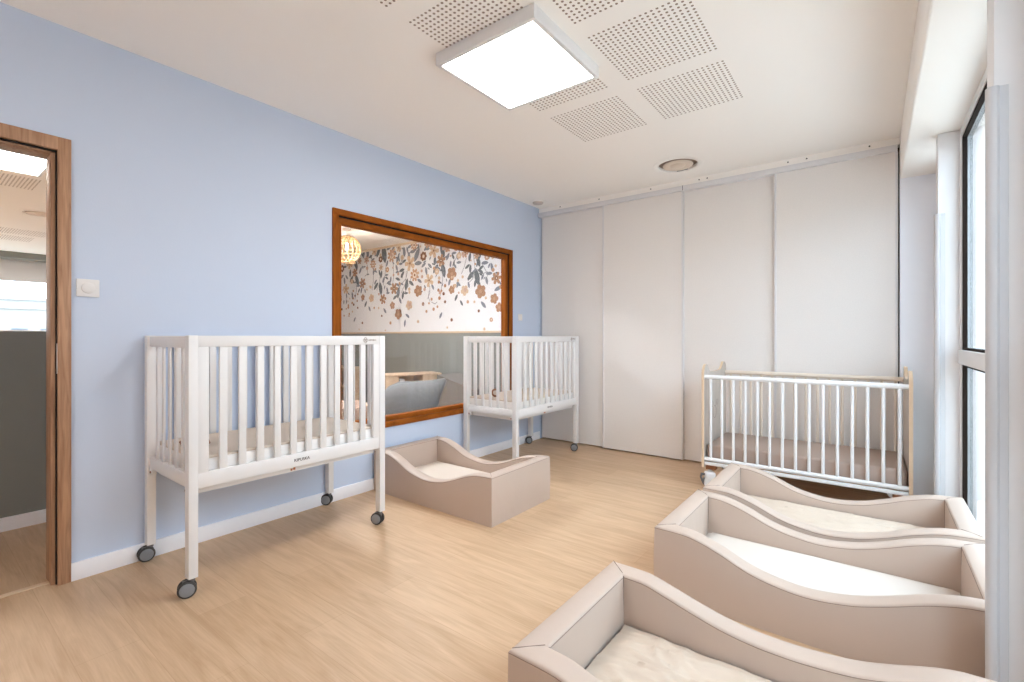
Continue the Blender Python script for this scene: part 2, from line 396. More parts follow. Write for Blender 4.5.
def glazed(n, y0, y1):
    z0, z1 = 0.0, 2.29
    f = MB(); e = 0.05
    f.box(3.380, y0, z0, 3.44, y0+0.04, z1, 0.003); f.box(3.380, y1-0.04, z0, 3.44, y1, z1, 0.003)
    f.box(3.380, y0+0.03, z1-e, 3.44, y1-0.03, z1, 0.003); f.box(3.380, y0+0.03, z0, 3.44, y1-0.03, z0+0.10, 0.003)
    f.box(3.370, y0+0.03, 1.005, 3.44, y1-0.03, 1.08, 0.003)
    W = struct(f.build('window_%d' % n, M_WHITE))
    g = MB(); q = 0.012
    for (a0, a1) in ((0.10, 1.005), (1.08, z1-e)):
        g.box(3.386, y0+0.04, a0, 3.4055, y0+0.04+q, a1); g.box(3.386, y1-0.04-q, a0, 3.4055, y1-0.04, a1)
        g.box(3.386, y0+0.04, a0, 3.4055, y1-0.04, a0+q); g.box(3.386, y0+0.04, a1-q, 3.4055, y1-0.04, a1)
    g.build('window_gasket', M_BLACKF, W, smooth=False)
    for (a0, a1) in ((0.11, 1.0), (1.085, z1-e)):
        boxo('window_pane', (3.406, y0+0.05, a0, 3.411, y1-0.05, a1), M_GLASSW, W)
glazed(2, 2.03, 3.56)
glazed(3, 0.80, 1.82)  # added glazing out of view, lights the near pier and beds
sbox('wall_right_middle', (XR, 1.82, 0, 3.47, 1.93, 2.29), M_WHITEWALL)
glazed(5, 3.64, 4.12)  # added glazing hidden by the pier, brightens the back return
sbox('wall_right_corner', (XR, 4.12, 0, 3.47, 4.40, 2.29), M_WHITEWALL)

# ------------------------------------------------------------------ rooms beyond the left wall
sbox('wall_divider', (-9.0, 1.775, 0, -T, 1.83, H), M_WHITEWALL)
sbox('wall_low_partition', (-1.15, YB, 0, -1.09, 1.775, 1.185), M_GREY)
sbox('baseboard_partition', (-1.09, YB, 0, -1.078, 1.775, 0.08), M_BASE)
fw = MB(); fw.box(-9.0, YB, 0, -8.92, 1.775, 1.22); fw.box(-9.0, YB, 2.19, -8.92, 1.775, H); fw.box(-9.0, YB, 1.22, -8.92, -1.5, 2.19)
struct(fw.build('wall_far', M_WHITEWALL, smooth=False))
sbox('trim_far_beam', (-8.92, YB, 2.50, -8.6, 1.775, H), M_GREY)
fwin = MB()
for yy in (-1.5, -0.1, 1.72): fwin.box(-8.98, yy, 1.22, -8.93, yy+0.05, 2.19)
fwin.box(-8.98, -1.5, 2.13, -8.93, 1.77, 2.19); fwin.box(-8.98, -1.5, 1.22, -8.93, 1.77, 1.27)
W4 = struct(fwin.build('window_4', M_WHITE)); boxo('window_pane', (-8.96, -1.45, 1.27, -8.955, 1.72, 2.13), M_GLASSW, W4)
# outside
sbox('ground_outside', (-120, -60, -6.1, 120, 60, -6.0), mat('pale_ground', (170, 168, 160), 0.9))
M_BLD = mat('pale_render', (150, 146, 142), 0.8); M_BLW = mat('building_window', (84, 88, 96), 0.3)
for i, (bx, by, wx, wy, hz, lab) in enumerate([(-46, -1.2, 8, 6.5, 12.0, 'taller pale apartment block beyond the far window'), (-60, 8.0, 8, 12, 9.6, 'low pale building beyond the far window, right of the taller block'), (-75, 6, 8, 22, 11.2, 'low pale building farthest off beyond the far window')]):
    t = thing('building', lab, 'building', (bx, by, -6.0), 0, 'buildings beyond the far window')
    MB().box(-wx/2, -wy/2, 0, wx/2, wy/2, hz).box(-wx/2-0.2, -wy/2-0.2, hz, wx/2+0.2, wy/2+0.2, hz+0.25).build('wall', M_BLD, t, smooth=False)
    for fl in range(3):
        for j in range(int(wy/1.8)):
            y = -wy/2+0.5+j*1.8
            boxo('pane', (wx/2-0.02, y, 1.2+fl*2.7, wx/2+0.04, y+1.0, 2.5+fl*2.7), M_BLW, t)
sbox('bounce_terrace', (3.50, -8, -0.3, 7.5, 12, -0.04), mat('bounce_terrace_pale', (188, 185, 180), 0.85))  # added pale slab that bounces sun and sky light up to the ceiling
sbox('wall_outside_court', (7.3, -8, -6.0, 7.5, 12, 2.7), mat('courtyard_wall', (168, 162, 156), 0.85))

# second nursery seen through the inner window
YW = 4.79
up = MB(); up.box(-5.4, YW, 0, -T, YW+0.06, 1.215); struct(up.build('wall_nursery_back', M_GREY, smooth=False))
sbox('wall_nursery_back_upper', (-5.4, YW, 1.215, -T, YW+0.06, H), M_MURAL)
sbox('trim_dado', (-5.4, YW-0.014, 1.205, -T, YW, 1.232), M_EDGE, 0.002)
sbox('trim_cornice', (-5.4, YW-0.03, H-0.03, -T, YW, H), M_EDGE, 0.002)
sbox('wall_nursery_side', (-5.46, 1.83, 0, -5.4, YW, H), M_WHITEWALL)
sbox('wall_nursery_end', (-T, 4.60, 0, -T+0.06, YW+0.06, H), M_WHITEWALL)

# ------------------------------------------------------------------ floral mural
CAMP = (3.0, 0.0, 1.15); SN, CS = math.sin(math.radians(37.4)), math.cos(math.radians(37.4))
def on_mural(px, py):
    u = (px-512)/472.0; v = (337-py)/472.0
    dx, dy = -SN+CS*u, CS+SN*u; t = YW/dy
    return CAMP[0]+dx*t, CAMP[2]+v*t, t/472.0
pal = [('mural_tan', (212, 184, 156)), ('mural_rust', (172, 130, 100)), ('mural_lightrust', (192, 150, 120)), ('mural_brown', (128, 88, 62)),
       ('mural_grey', (128, 134, 144)), ('mural_darkgrey', (102, 108, 112)), ('mural_cream', (232, 214, 196)), ('mural_stem', (142, 144, 148)), ('mural_dusty', (200, 166, 150))]
PM = [mat(n, c, 0.9, 0.05) for n, c in pal]
TAN, RUST, LRUST, BROWN, GREY, DGREY, CREAM, STEM, DUSTY = range(9)
mu = MB(); zlay = [0]
cnt = [0]
def shape(pts2, ci, lay):
    mu.mi = ci; cnt[0] += 1
    y = YW - 0.0022 - (0.0045 if lay >= 5 else lay*0.0001) - cnt[0]*0.000008
    vs = [mu.bm.verts.new((p[0], y, p[1])) for p in pts2]
    f = mu.bm.faces.new(vs); f.material_index = ci
def petals(cx, cz, r, n, ci, depth=0.35, rot=0.0):
    pts = []
    for k in range(n*8):
        a = 2*PI*k/(n*8)
        rr = r*(1-depth*(0.5+0.5*math.cos(n*a))**3)
        pts.append((cx+rr*math.cos(a+rot), cz+rr*math.sin(a+rot)))
    shape(pts, ci, 5)
def disc(cx, cz, r, ci, lay):
    shape([(cx+r*math.cos(2*PI*k/10), cz+r*math.sin(2*PI*k/10)) for k in range(10)], ci, lay)
def flower(px, py, rp, kind, ci):
    cx, cz, s = on_mural(px, py); r = rp*s*1.22; zlay[0] += 1
    rot = random.random()*6
    if kind == 'f': petals(cx, cz, r, 6, ci, 0.5, rot); disc(cx, cz, r*0.3, BROWN if ci != BROWN else CREAM, 6); disc(cx, cz, r*0.13, CREAM, 7)
    elif kind == 'f8': petals(cx, cz, r, 8, ci, 0.45, rot); disc(cx, cz, r*0.48, CREAM, 6); disc(cx, cz, r*0.2, BROWN, 7)
    elif kind == 'f5':
        petals(cx, cz, r, 5, ci, 0.6, rot); disc(cx, cz, r*0.16, BROWN, 7)
        for k in range(5):
            a = rot + 2*PI*(k+0.5)/5
            shape([(cx, cz), (cx+r*.5*math.cos(a-.10), cz+r*.5*math.sin(a-.10)), (cx+r*.55*math.cos(a+.10), cz+r*.55*math.sin(a+.10))], RUST, 6)
    elif kind == 'ring': petals(cx, cz, r, 7, ci, 0.2, rot); disc(cx, cz, r*0.35, CREAM, 6)
    elif kind == 'bloom':
        petals(cx, cz, r, 5, ci, 0.25, rot); petals2 = r*0.4
        disc(cx+r*0.15, cz+r*0.1, petals2, DUSTY if ci != RUST else BROWN, 6) if ci != RUST else disc(cx, cz, r*0.28, LRUST, 6)
    else: disc(cx, cz, r, ci, 5)
def leaf(px, py, rp, deg, ci=GREY):
    cx, cz, s = on_mural(px, py); L_ = rp*s*1.5; a = math.radians(deg); zlay[0] += 1
    dx, dz = math.cos(a), math.sin(a)
    pts = []
    for k in range(9): t = -1+2*k/8.0; wv = 0.42*L_*(1-t*t)**0.8; pts.append((cx+dx*t*L_-dz*wv, cz+dz*t*L_+dx*wv))
    for k in range(7, 0, -1): t = -1+2*k/8.0; wv = -0.34*L_*(1-t*t)**0.8; pts.append((cx+dx*t*L_-dz*wv, cz+dz*t*L_+dx*wv))
    shape(pts, ci, 2)
def stem(pp, wd=0.7):
    q = [on_mural(*p) for p in pp]
    for i in range(len(q)-1):
        (x0, z0, s0), (x1, z1, s1) = q[i], q[i+1]; d = Vector((x1-x0, z1-z0)).normalized(); n = Vector((-d.y, d.x))*wd*s0*0.5
        shape([(x0+n.x, z0+n.y), (x0-n.x, z0-n.y), (x1-n.x, z1-n.y), (x1+n.x, z1+n.y)], STEM, 0)
A = lambda x, y: (330+x/8.53, 220+y/8.53)
B = lambda x, y: (400+x/6.82, 230+y/6.82)
C_ = lambda x, y: (330+x/9.31, 270+y/9.31)
for x, y, r, k_, c in [(380,270,30,'f5',TAN),(107,415,26,'ring',BROWN),(170,375,38,'f5',TAN),(255,350,24,'f',RUST),(315,340,30,'f',DUSTY),(435,335,24,'ring',BROWN),
    (370,378,32,'f8',LRUST),(530,305,46,'f8',LRUST),(590,240,28,'f',TAN),(720,215,36,'f8',LRUST),(800,310,34,'ring',BROWN),(888,262,52,'f5',TAN),(685,370,54,'f5',TAN),
    (950,345,44,'f',RUST),(725,470,46,'f8',LRUST),(848,515,48,'f5',TAN),(755,605,42,'bloom',RUST),(550,585,42,'f',RUST),(280,540,38,'f',RUST),(215,450,30,'f',RUST),
    (140,590,36,'f5',TAN),(492,425,20,'ring',LRUST),(915,440,24,'ring',TAN),(438,405,24,'f',TAN),(320,412,14,'d',DUSTY),(190,525,18,'ring',TAN),(835,200,34,'f',LRUST),
    (1000,240,30,'f',LRUST),(620,320,18,'d',TAN),(680,590,12,'d',DUSTY),(785,435,11,'d',DUSTY),(585,460,12,'d',DUSTY),(345,570,10,'d',TAN),(545,470,10,'d',DUSTY)]:
    p = A(x, y); flower(p[0], p[1], r/8.53, k_, c)
for x, y, r, k_, c in [(355,298,38,'bloom',RUST),(355,408,24,'bloom',RUST),(443,412,30,'bloom',TAN),(552,418,40,'bloom',RUST),(645,468,30,'bloom',RUST),
    (680,528,28,'bloom',RUST),(660,328,36,'f',RUST),(595,185,18,'ring',LRUST),(330,125,22,'f',LRUST),(385,125,16,'d',LRUST),(445,160,26,'f',LRUST),(525,175,22,'f',LRUST),(405,175,20,'ring',TAN),
    (355,613,10,'d',BROWN),(625,612,13,'ring',LRUST),(160,505,11,'ring',BROWN),(540,552,9,'d',BROWN),(125,624,9,'d',TAN),(325,665,7,'d',TAN),(578,675,9,'d',TAN),
    (465,490,10,'d',LRUST),(510,490,8,'d',TAN),(232,540,10,'d',LRUST),(258,523,8,'d',LRUST),(183,555,9,'d',LRUST),(218,472,9,'d',LRUST),(200,500,7,'d',LRUST),(310,490,9,'d',BROWN),
    (272,465,11,'d',RUST),(300,435,10,'d',BROWN),(265,410,10,'d',RUST),(268,355,10,'d',RUST),(310,380,10,'d',RUST),(398,345,9,'d',TAN),(430,320,9,'d',TAN),(655,245,9,'d',TAN),(635,190,9,'d',TAN),(285,415,8,'d',RUST)]:
    p = B(x, y); flower(p[0], p[1], r/6.82, k_, c)
for x, y, r, k_, c in [(95,265,30,'bloom',RUST),(310,255,24,'bloom',RUST),(390,262,32,'bloom',TAN),(497,272,40,'f',RUST),(585,330,30,'bloom',RUST),(640,410,42,'bloom',RUST),(740,328,38,'bloom',TAN),
    (740,180,13,'d',TAN),(220,195,9,'d',RUST),(262,225,9,'d',RUST),(237,240,9,'d',BROWN),(220,265,9,'d',RUST),(257,288,9,'d',RUST),(225,322,10,'d',BROWN),(262,352,9,'d',BROWN),
    (175,330,10,'d',LRUST),(155,362,7,'d',LRUST),(183,408,9,'d',LRUST),(212,388,8,'d',TAN),(135,425,8,'d',LRUST),(115,366,10,'d',BROWN),(415,353,9,'d',LRUST),(457,355,9,'d',TAN),
    (486,427,9,'d',BROWN),(305,493,10,'d',BROWN),(567,493,13,'d',LRUST),(825,480,12,'d',TAN),(520,562,7,'d',TAN),(275,553,7,'d',TAN),(348,182,9,'d',TAN),(383,160,12,'d',TAN),(187,265,6,'d',TAN),(172,292,6,'d',TAN)]:
    p = C_(x, y); flower(p[0], p[1], r/9.31, k_, c)
for x, y, r, a, c in [(290,290,28,80,GREY),(322,280,34,-80,GREY),(415,275,34,60,DGREY),(462,290,56,-78,DGREY),(225,390,32,-75,DGREY),(232,515,38,-65,DGREY),(185,505,24,50,DGREY),(270,600,18,70,GREY),
    (395,565,28,45,DGREY),(432,585,40,-80,DGREY),(490,370,20,70,GREY),(570,410,22,-70,GREY),(605,375,18,0,GREY),(580,335,26,60,GREY),(635,270,26,85,GREY),(705,268,20,0,GREY),
    (675,298,22,-60,GREY),(615,430,24,10,DGREY),(620,465,24,50,DGREY),(580,505,22,-20,DGREY),(655,550,36,75,DGREY),(695,540,26,-35,DGREY),(585,620,34,80,DGREY),(625,640,26,75,DGREY),
    (650,625,18,0,DGREY),(558,660,22,30,DGREY),(765,520,22,-30,GREY),(510,548,18,-10,GREY),(490,600,20,-75,GREY),(468,575,13,70,GREY),(485,470,16,0,GREY),(520,510,20,80,GREY),
    (325,465,13,0,GREY),(295,400,13,0,GREY),(125,520,22,-80,GREY),(105,485,20,30,GREY),(145,490,18,-45,GREY),(175,455,24,85,DGREY),(262,430,22,60,GREY),(440,465,24,80,DGREY),
    (460,510,22,60,GREY),(390,530,18,50,GREY),(375,440,22,80,GREY),(120,350,26,-60,GREY),(215,370,30,-70,DGREY),(505,240,26,20,GREY),(545,238,24,70,GREY),(425,240,20,10,DGREY)]:
    p = A(x, y); leaf(p[0], p[1], r/8.53, a, c)
for x, y, r, a, c in [(385,462,18,60,DGREY),(420,498,16,-55,DGREY),(570,510,22,-45,GREY),(280,583,17,60,GREY),(52,585,16,-30,GREY),(35,635,17,80,GREY),(670,400,24,20,GREY),(525,320,40,-75,DGREY),
    (485,312,28,45,DGREY),(515,362,20,75,DGREY),(535,215,28,-70,DGREY),(580,225,22,0,GREY),(628,255,22,-80,GREY),(610,297,20,0,GREY),(592,345,20,-75,GREY),(565,320,16,60,GREY),
    (550,283,20,-30,DGREY),(555,258,18,30,DGREY),(478,185,22,80,DGREY),(482,265,20,85,DGREY),(462,250,18,30,DGREY),(296,275,36,-75,DGREY),(245,265,26,50,DGREY),(117,170,36,60,GREY),(125,228,26,0,GREY),(163,240,18,30,GREY),
    (205,245,18,-40,GREY),(180,280,20,-80,GREY),(240,210,22,85,DGREY),(290,145,34,-70,DGREY),(370,158,16,0,GREY),(403,222,16,0,GREY),(347,232,16,80,GREY),(328,182,20,60,GREY),
    (375,245,16,-50,GREY),(185,120,24,30,GREY),(30,150,24,-80,GREY),(340,355,18,70,GREY),(86,150,18,0,GREY),(62,172,16,60,GREY),(545,180,20,60,DGREY),(215,100,16,60,GREY),(470,375,16,-75,GREY)]:
    p = B(x, y); leaf(p[0], p[1], r/6.82, a, c)
for x, y, r, a, c in [(335,318,22,60,DGREY),(370,362,20,-60,GREY),(513,380,22,-50,GREY),(232,462,18,55,GREY),(725,430,20,-40,GREY),(700,495,24,80,GREY),(295,195,18,70,GREY),(655,285,24,-60,GREY)]:
    p = C_(x, y); leaf(p[0], p[1], r/9.31, a, c)
for pl in [[A(665,430),A(650,500),A(600,560),A(580,640)],[A(700,480),A(670,560),A(640,620)],[A(540,330),A(545,480),A(535,560)],[A(430,450),A(425,540),A(400,600)],[A(370,400),A(372,520),A(360,600)],
    [B(500,150),B(512,250),B(500,330),B(470,360)],[B(455,190),B(440,250),B(420,300)],[B(290,250),B(293,340),B(275,450)],[B(560,230),B(600,300),B(590,340)],[A(225,540),A(228,600),A(215,680)],
    [B(45,280),B(40,360),B(10,430)],[B(205,380),B(205,430),B(190,470)],[B(385,190),B(360,240),B(345,290)],[B(515,260),B(560,300),B(600,285)],[C_(155,235),C_(152,320)],[C_(925,190),C_(918,250),C_(935,300)],
    [B(215,490),B(240,505),B(255,490)],[A(480,380),A(470,480),A(455,560)],[A(320,380),A(322,460),A(300,480)]]:
    stem(pl)
rl = random.Random(5)
for q in range(120):
    px_ = 341+rl.random()*163; f = rl.random()**1.6
    top = 337-(337-241.5)*(px_+105)/(420+105.0)
    leaf(px_, max(top+3, 238)+f*48, 1.1+1.3*rl.random(), rl.choice((20, 60, 80, -75, -60, -30, 0)), rl.choice((GREY, GREY, DGREY)))
for q in range(50):
    px_ = 341+rl.random()*163; f = rl.random()
    top = 337-(337-241.5)*(px_+105)/(420+105.0)
    flower(px_, max(top+3, 238)+f*60, 0.8+0.9*rl.random(), 'd', rl.choice((TAN, DUSTY, LRUST)))
mural = MB().box(-5.4, YW-0.0015, 1.232, -T, YW-0.0002, H-0.03).build('floral_mural', M_MURAL, smooth=False)
mu.build('flower_print', PM, mural, smooth=False)
tag(mural, 'floral mural of rust, tan and grey flowers hanging down the wall behind the inner window', 'mural')

# ------------------------------------------------------------------ ceiling lamps and vents
def ceiling_light(x, y, label, m=M_LAMPON):
    t = thing('ceiling_light', label, 'ceiling light', (x, y, H))
    f = MB(); s2 = 0.305; th = 0.022; z0 = -0.064
    f.box(-s2, -s2, z0, s2, -s2+th, 0, 0.002); f.box(-s2, s2-th, z0, s2, s2, 0, 0.002)
    f.box(-s2, -s2+th, z0, -s2+th, s2-th, 0, 0.002); f.box(s2-th, -s2+th, z0, s2, s2-th, 0, 0.002)
    f.build('frame', M_WHITE, t)
    boxo('diffuser', (-s2+th, -s2+th, z0+0.004, s2-th, s2-th, z0+0.010), m, t)
    return t
ceiling_light(1.530, 1.985, 'large square white ceiling lamp, lit, above the middle of the room')
ceiling_light(1.530, -1.10, 'square white ceiling lamp, lit, added unseen behind the viewpoint as fill')  # added out of view to brighten the near left wall and floor
ceiling_light(-2.43, 0.465, 'square ceiling lamp, lit, seen through the oak doorway', M_LAMPFAR)
ceiling_light(-6.0, -0.7, 'square ceiling lamp, lit, added unseen at the far end of the room beyond the doorway', M_LAMPFAR)  # added out of view to brighten the room beyond the doorway
def round_vent(x, y, label):
    t = thing('ceiling_vent', label, 'air vent', (x, y, H))
    def ring(prof, name, m, parent=t):
        R = [[(r*math.cos(2*PI*k/56), r*math.sin(2*PI*k/56), z) for k in range(56)] for r, z in prof]
        return MB().loft(R, caps=False).build(name, m, parent, ang=50)
    ring([(0.158, 0.010), (0.158, -0.001), (0.162, -0.004), (0.196, -0.005), (0.206, -0.003), (0.206, 0.0005)], 'trim_ring', M_CEIL)
    ring([(0.158, 0.010), (0.156, 0.030), (0.140, 0.050), (0.060, 0.074), (0.004, 0.075)], 'cone', mat('vent_recess_shade', (176, 154, 136), 0.5))  # cone colour darkened to paint the recess shade
    MB().lathe([(0.002, 0.012), (0.100, 0.010), (0.122, 0.002), (0.118, -0.006), (0.098, -0.010), (0.062, -0.002), (0.052, -0.012), (0.030, -0.017), (0.002, -0.018)], n=48).build('deflector', mat('vent_disc_shaded', (222, 206, 190), 0.5), t, ang=50)  # darker tan stands in for the shading on the disc
    MB().box(-0.050, 0.105, -0.002, 0.040, 0.145, 0.012).build('slot_shade', M_PLA, t)  # dark block paints the shaded slot at the far rim
    return t
VENTS = [(1.69, 4.02), (-4.80, 1.05)]
def cut_ceiling():
    m = MB()
    for x, y in VENTS: m.lathe([(0.157, -0.1), (0.157, 0.076)], c=(x, y, H), n=56)
    cut = m.build('vent_cutter', M_CEIL, smooth=False)
    md = ceil.modifiers.new('holes', 'BOOLEAN'); md.operation = 'DIFFERENCE'; md.object = cut; md.solver = 'EXACT'
    dg = bpy.context.evaluated_depsgraph_get(); me = bpy.data.meshes.new_from_object(ceil.evaluated_get(dg))
    ceil.modifiers.clear(); ceil.data = me
    bpy.data.objects.remove(cut)
cut_ceiling()
round_vent(*VENTS[0], 'round ceiling air vent in front of the sliding closet doors')
round_vent(*VENTS[1], 'round ceiling air vent seen through the oak doorway')
t = thing('smoke_detector', 'small round white detector on the ceiling in the far left corner', 'smoke detector', (0.14, 4.20, H))
MB().lathe([(0.095, 0), (0.095, -0.003), (0.06, -0.004), (0.01, -0.004)], n=32).build('base', M_CEIL, t)
MB().lathe([(0.058, -0.003), (0.056, -0.016), (0.045, -0.022), (0.01, -0.023)], n=32).build('cap', mat('detector_cap', (205, 195, 188), 0.5), t)

# switches
t = thing('wall_dial', 'white square wall plate with a round dial beside the oak doorway', 'wall switch', (0.0, 0.564, 1.385))
MB().box(0, -0.042, -0.042, 0.010, 0.042, 0.042, 0.002).build('plate', M_WHITE, t)
MB().lathe([(0.026, 0.0098), (0.0255, 0.016), (0.022, 0.018), (0.004, 0.0185)], axis='X', n=32).build('dial', M_WHITE, t)
t = thing('light_switch', 'small white light switch between the inner window and the closet', 'wall switch', (0.0, 4.06, 1.36))
MB().box(0, -0.034, -0.034, 0.009, 0.034, 0.034, 0.002).build('plate', M_WHITE, t)
MB().box(0.0085, -0.02, -0.02, 0.013, 0.02, 0.02, 0.002).build('rocker', M_WHITE, t)

# ------------------------------------------------------------------ wave-sided foam beds
PROF = [(0, .303), (.14, .299), (.25, .268), (.38, .214), (.50, .188), (.60, .183), (.72, .200), (.82, .232), (.92, .270), (1.02, .296), (1.15, .303)]
PROF_WAVE = list(PROF)
PROF_SHALLOW = [(0, .303), (.15, .301), (.23, .281), (.32, .256), (.41, .235), (.50, .224), (.60, .223), (.68, .229), (.75, .239), (.82, .258), (.90, .284), (.96, .299), (1.15, .305)]
def hprof(x):
    for i in range(len(PROF)-1):
        if x <= PROF[i+1][0]:
            x0, z0 = PROF[i]; x1, z1 = PROF[i+1]
            # Catmull-Rom
            zm = PROF[max(i-1, 0)][1]; zp = PROF[min(i+2, len(PROF)-1)][1]
            t = (x-x0)/(x1-x0)
            return 0.5*((2*z0)+(-zm+z1)*t+(2*zm-5*z0+4*z1-zp)*t*t+(-zm+3*z0-3*z1+zp)*t*t*t)
    return PROF[-1][1]
BL, BW, BT = 1.145, 0.645, 0.080
def section(w_, r=0.010):
    pts = [(0, -1, 0.0), (-0.002, -1, 0.5), (0, 1, -r)]
    for k in range(1, 4): a = PI/2*k/3; pts.append((r-r*math.cos(a), 1, -r+r*math.sin(a)))
    for f in (0.3, 0.5, 0.7): pts.append((w_*f, 1, 0.004*math.sin(PI*f)))
    for k in range(0, 4): a = PI/2*k/3; pts.append((w_-r+r*math.sin(a), 1, -r+r*math.cos(a)))
    pts += [(w_+0.001, -1, 0.5), (w_, -1, 0.0)]
    return pts
def sidez(h, kind, q): return h+q if kind == 1 else h*q
def make_bed(label, loc, sheet, rz=0.0, prof=None):
    global PROF
    PROF = prof or PROF_WAVE
    t = thing('foam_bed', label, 'toddler bed', loc, rz, 'wave-sided foam beds')
    sec = section(BT); N = 46
    def wob(p, amp=0.0022): return amp*noise.noise(Vector(p)*9 + Vector((loc[0]*7, loc[1]*5, 0)))
    for side in (0, 1):
        rings = []
        for i in range(N+1):
            u = i/N; ring = []
            for (v, kd, q) in sec:
                x = v + (BL-2*v)*u; h = hprof(min(max(x, 0), 1.15)); z = sidez(h, kd, q)
                y = v if side == 0 else BW-v
                if 0.1 < z < h-0.02: y += wob((x, y, z))
                ring.append((x, y, z))
            rings.append(ring)
        sp = MB().loft(rings).build('side_panel', M_FOAM, t)
        for vv in (0.0004, BT-0.0002):
            pts = []
            for i in range(N+1):
                x = vv + (BL-2*vv)*i/N; pts.append((x, vv if side == 0 else BW-vv, hprof(min(max(x, 0), BL))-0.0088))
            MB().tube(pts, 0.0011, 6).build('piping', M_SEAM, sp)
    for end in (0, 1):
        rings = []
        for i in range(25):
            u = i/24; ring = []
            for (v, kd, q) in sec:
                y = v + (BW-2*v)*u; h = hprof(v if end == 0 else BL-v); z = sidez(h, kd, q); x = v if end == 0 else BL-v
                if 0.1 < z < h-0.02: x += wob((x, y, z), 0.003)
                ring.append((x, y, z))
            rings.append(ring)
        ep = MB().loft(rings).build('end_panel', M_FOAM, t)
        for yy, sg in ((0, 1), (BW, -1)):
            pts = []
            for q in range(9):
                v = 0.008 + (BT-0.016)*q/8; x = v if end == 0 else BL-v; pts.append((x, yy+sg*v, hprof(x)+0.0036))
            MB().tube(pts, 0.0011, 6).build('mitre_seam', M_SEAM, ep)
        for vv in (0.0004, BT-0.0002):
            x = vv if end == 0 else BL-vv
            MB().tube([(x, vv + (BW-2*vv)*i/12, hprof(min(max(x, 0), BL))-0.0088) for i in range(13)], 0.0011, 6).build('piping', M_SEAM, ep)
        for yy in (BT, BW-BT):
            x = BT if end == 0 else BL-BT
            MB().tube([(x, yy, 0.13), (x, yy, hprof(x)-0.004)], 0.0022, 6).build('corner_seam', M_SEAM, ep)
    MB().box(0.02, 0.02, 0.002, BL-0.02, BW-0.02, 0.04).build('base_mat', M_FOAM, t)
    m = MB(); n1, n2 = 40, 24; x0, x1, y0, y1 = BT+0.006, BL-BT-0.006, BT+0.006, BW-BT-0.006
    rows = []
    for i in range(n1+1):
        row = []
        for j in range(n2+1):
            fx, fy = i/n1, j/n2
            e = min(fx*n1, (1-fx)*n1, fy*n2, (1-fy)*n2)
            z = 0.128 - (0.018 if e < 0.5 else (0.004 if e < 1.5 else 0)) + 0.0015*noise.noise(Vector((fx*6, fy*4, loc[1])))
            row.append((x0+(x1-x0)*fx, y0+(y1-y0)*fy, z))
        rows.append(row)
    m.loft(rows, closed_ring=False)
    m.box(x0, y0, 0.042, x1, y1, 0.111)
    m.build('mattress', sheet, t, ang=60)
    return t
bedA = make_bed('taupe foam bed with wave-cut sides, standing alone between the two white cribs', (0.030, 2.185, 0.0), M_MATT)
bedB = make_bed('taupe foam bed nearest the wheeled slatted cot, with a crumpled beige sheet inside', (2.235, 2.78, 0.0), M_SHEETB)
bedC = make_bed('middle taupe foam bed of the row, with a smooth white sheet inside', (2.222, 2.07, 0.0), M_SHEETW)
bedD = make_bed('nearest taupe foam bed, cut off by the bottom edge, with a rumpled beige sheet', (2.215, 1.01, 0.0), M_SHEETB, prof=PROF_SHALLOW)
def crumpled(name, label, loc, x0, x1, y0, y1, z, seed, amp=0.012):
    n1, n2 = 90, 56; rows_t = []; rows_b = []
    for i in range(n1+1):
        a_, b_ = [], []
        for j in range(n2+1):
            fx, fy = i/n1, j/n2; p = Vector((fx*5+seed, fy*3, seed))
            x = x0+(x1-x0)*fx + 0.008*noise.noise(p*2.0); y = y0+(y1-y0)*fy + 0.006*noise.noise(p*2.3)
            r1 = 1-abs(noise.noise(Vector((fx*3.2+fy*2.2+seed, fy*3.5-fx*1.5, seed))))*2.2
            r2 = 1-abs(noise.noise(Vector((fx*9+seed*3, fy*7+fx*4, seed+5))))*2.0
            r3 = 1-abs(noise.noise(Vector((fx*3.0+fy*1.2+seed, fy*16-fx*3, seed+9))))*2.2
            dz = amp*0.34*max(0, r1)**2 + amp*0.36*max(0, r2)**3 + amp*0.42*max(0, r3)**4 + 0.007
            e = min(fx, 1-fx, fy, 1-fy)
            dz = dz*min(1, e*9+0.25)
            a_.append((x, y, z+0.004+dz)); b_.append((x, y, z+0.001))
        rows_t.append(a_); rows_b.append(b_)
    m = MB(); m.loft(rows_t, closed_ring=False); m.loft(rows_b, closed_ring=False)
    o = m.build(name, M_SHEETB, ang=80); o.location = loc
    return tag(o, label, 'sheet', 'crumpled beige sheets in the foam beds')
crumpled('bed_sheet', 'rumpled beige sheet lying in the nearest foam bed', (2.215, 1.01, 0.128), BT+0.012, BL-BT-0.012, BT+0.015, BW-BT-0.012, 0.0025, 2.3, 0.026)
crumpled('bed_sheet', 'crumpled beige sheet in the foam bed beside the wheeled slatted cot', (2.235, 2.78, 0.128), BT+0.012, BL-BT-0.06, BT+0.012, BW-BT-0.02, 0.0025, 6.1, 0.015)

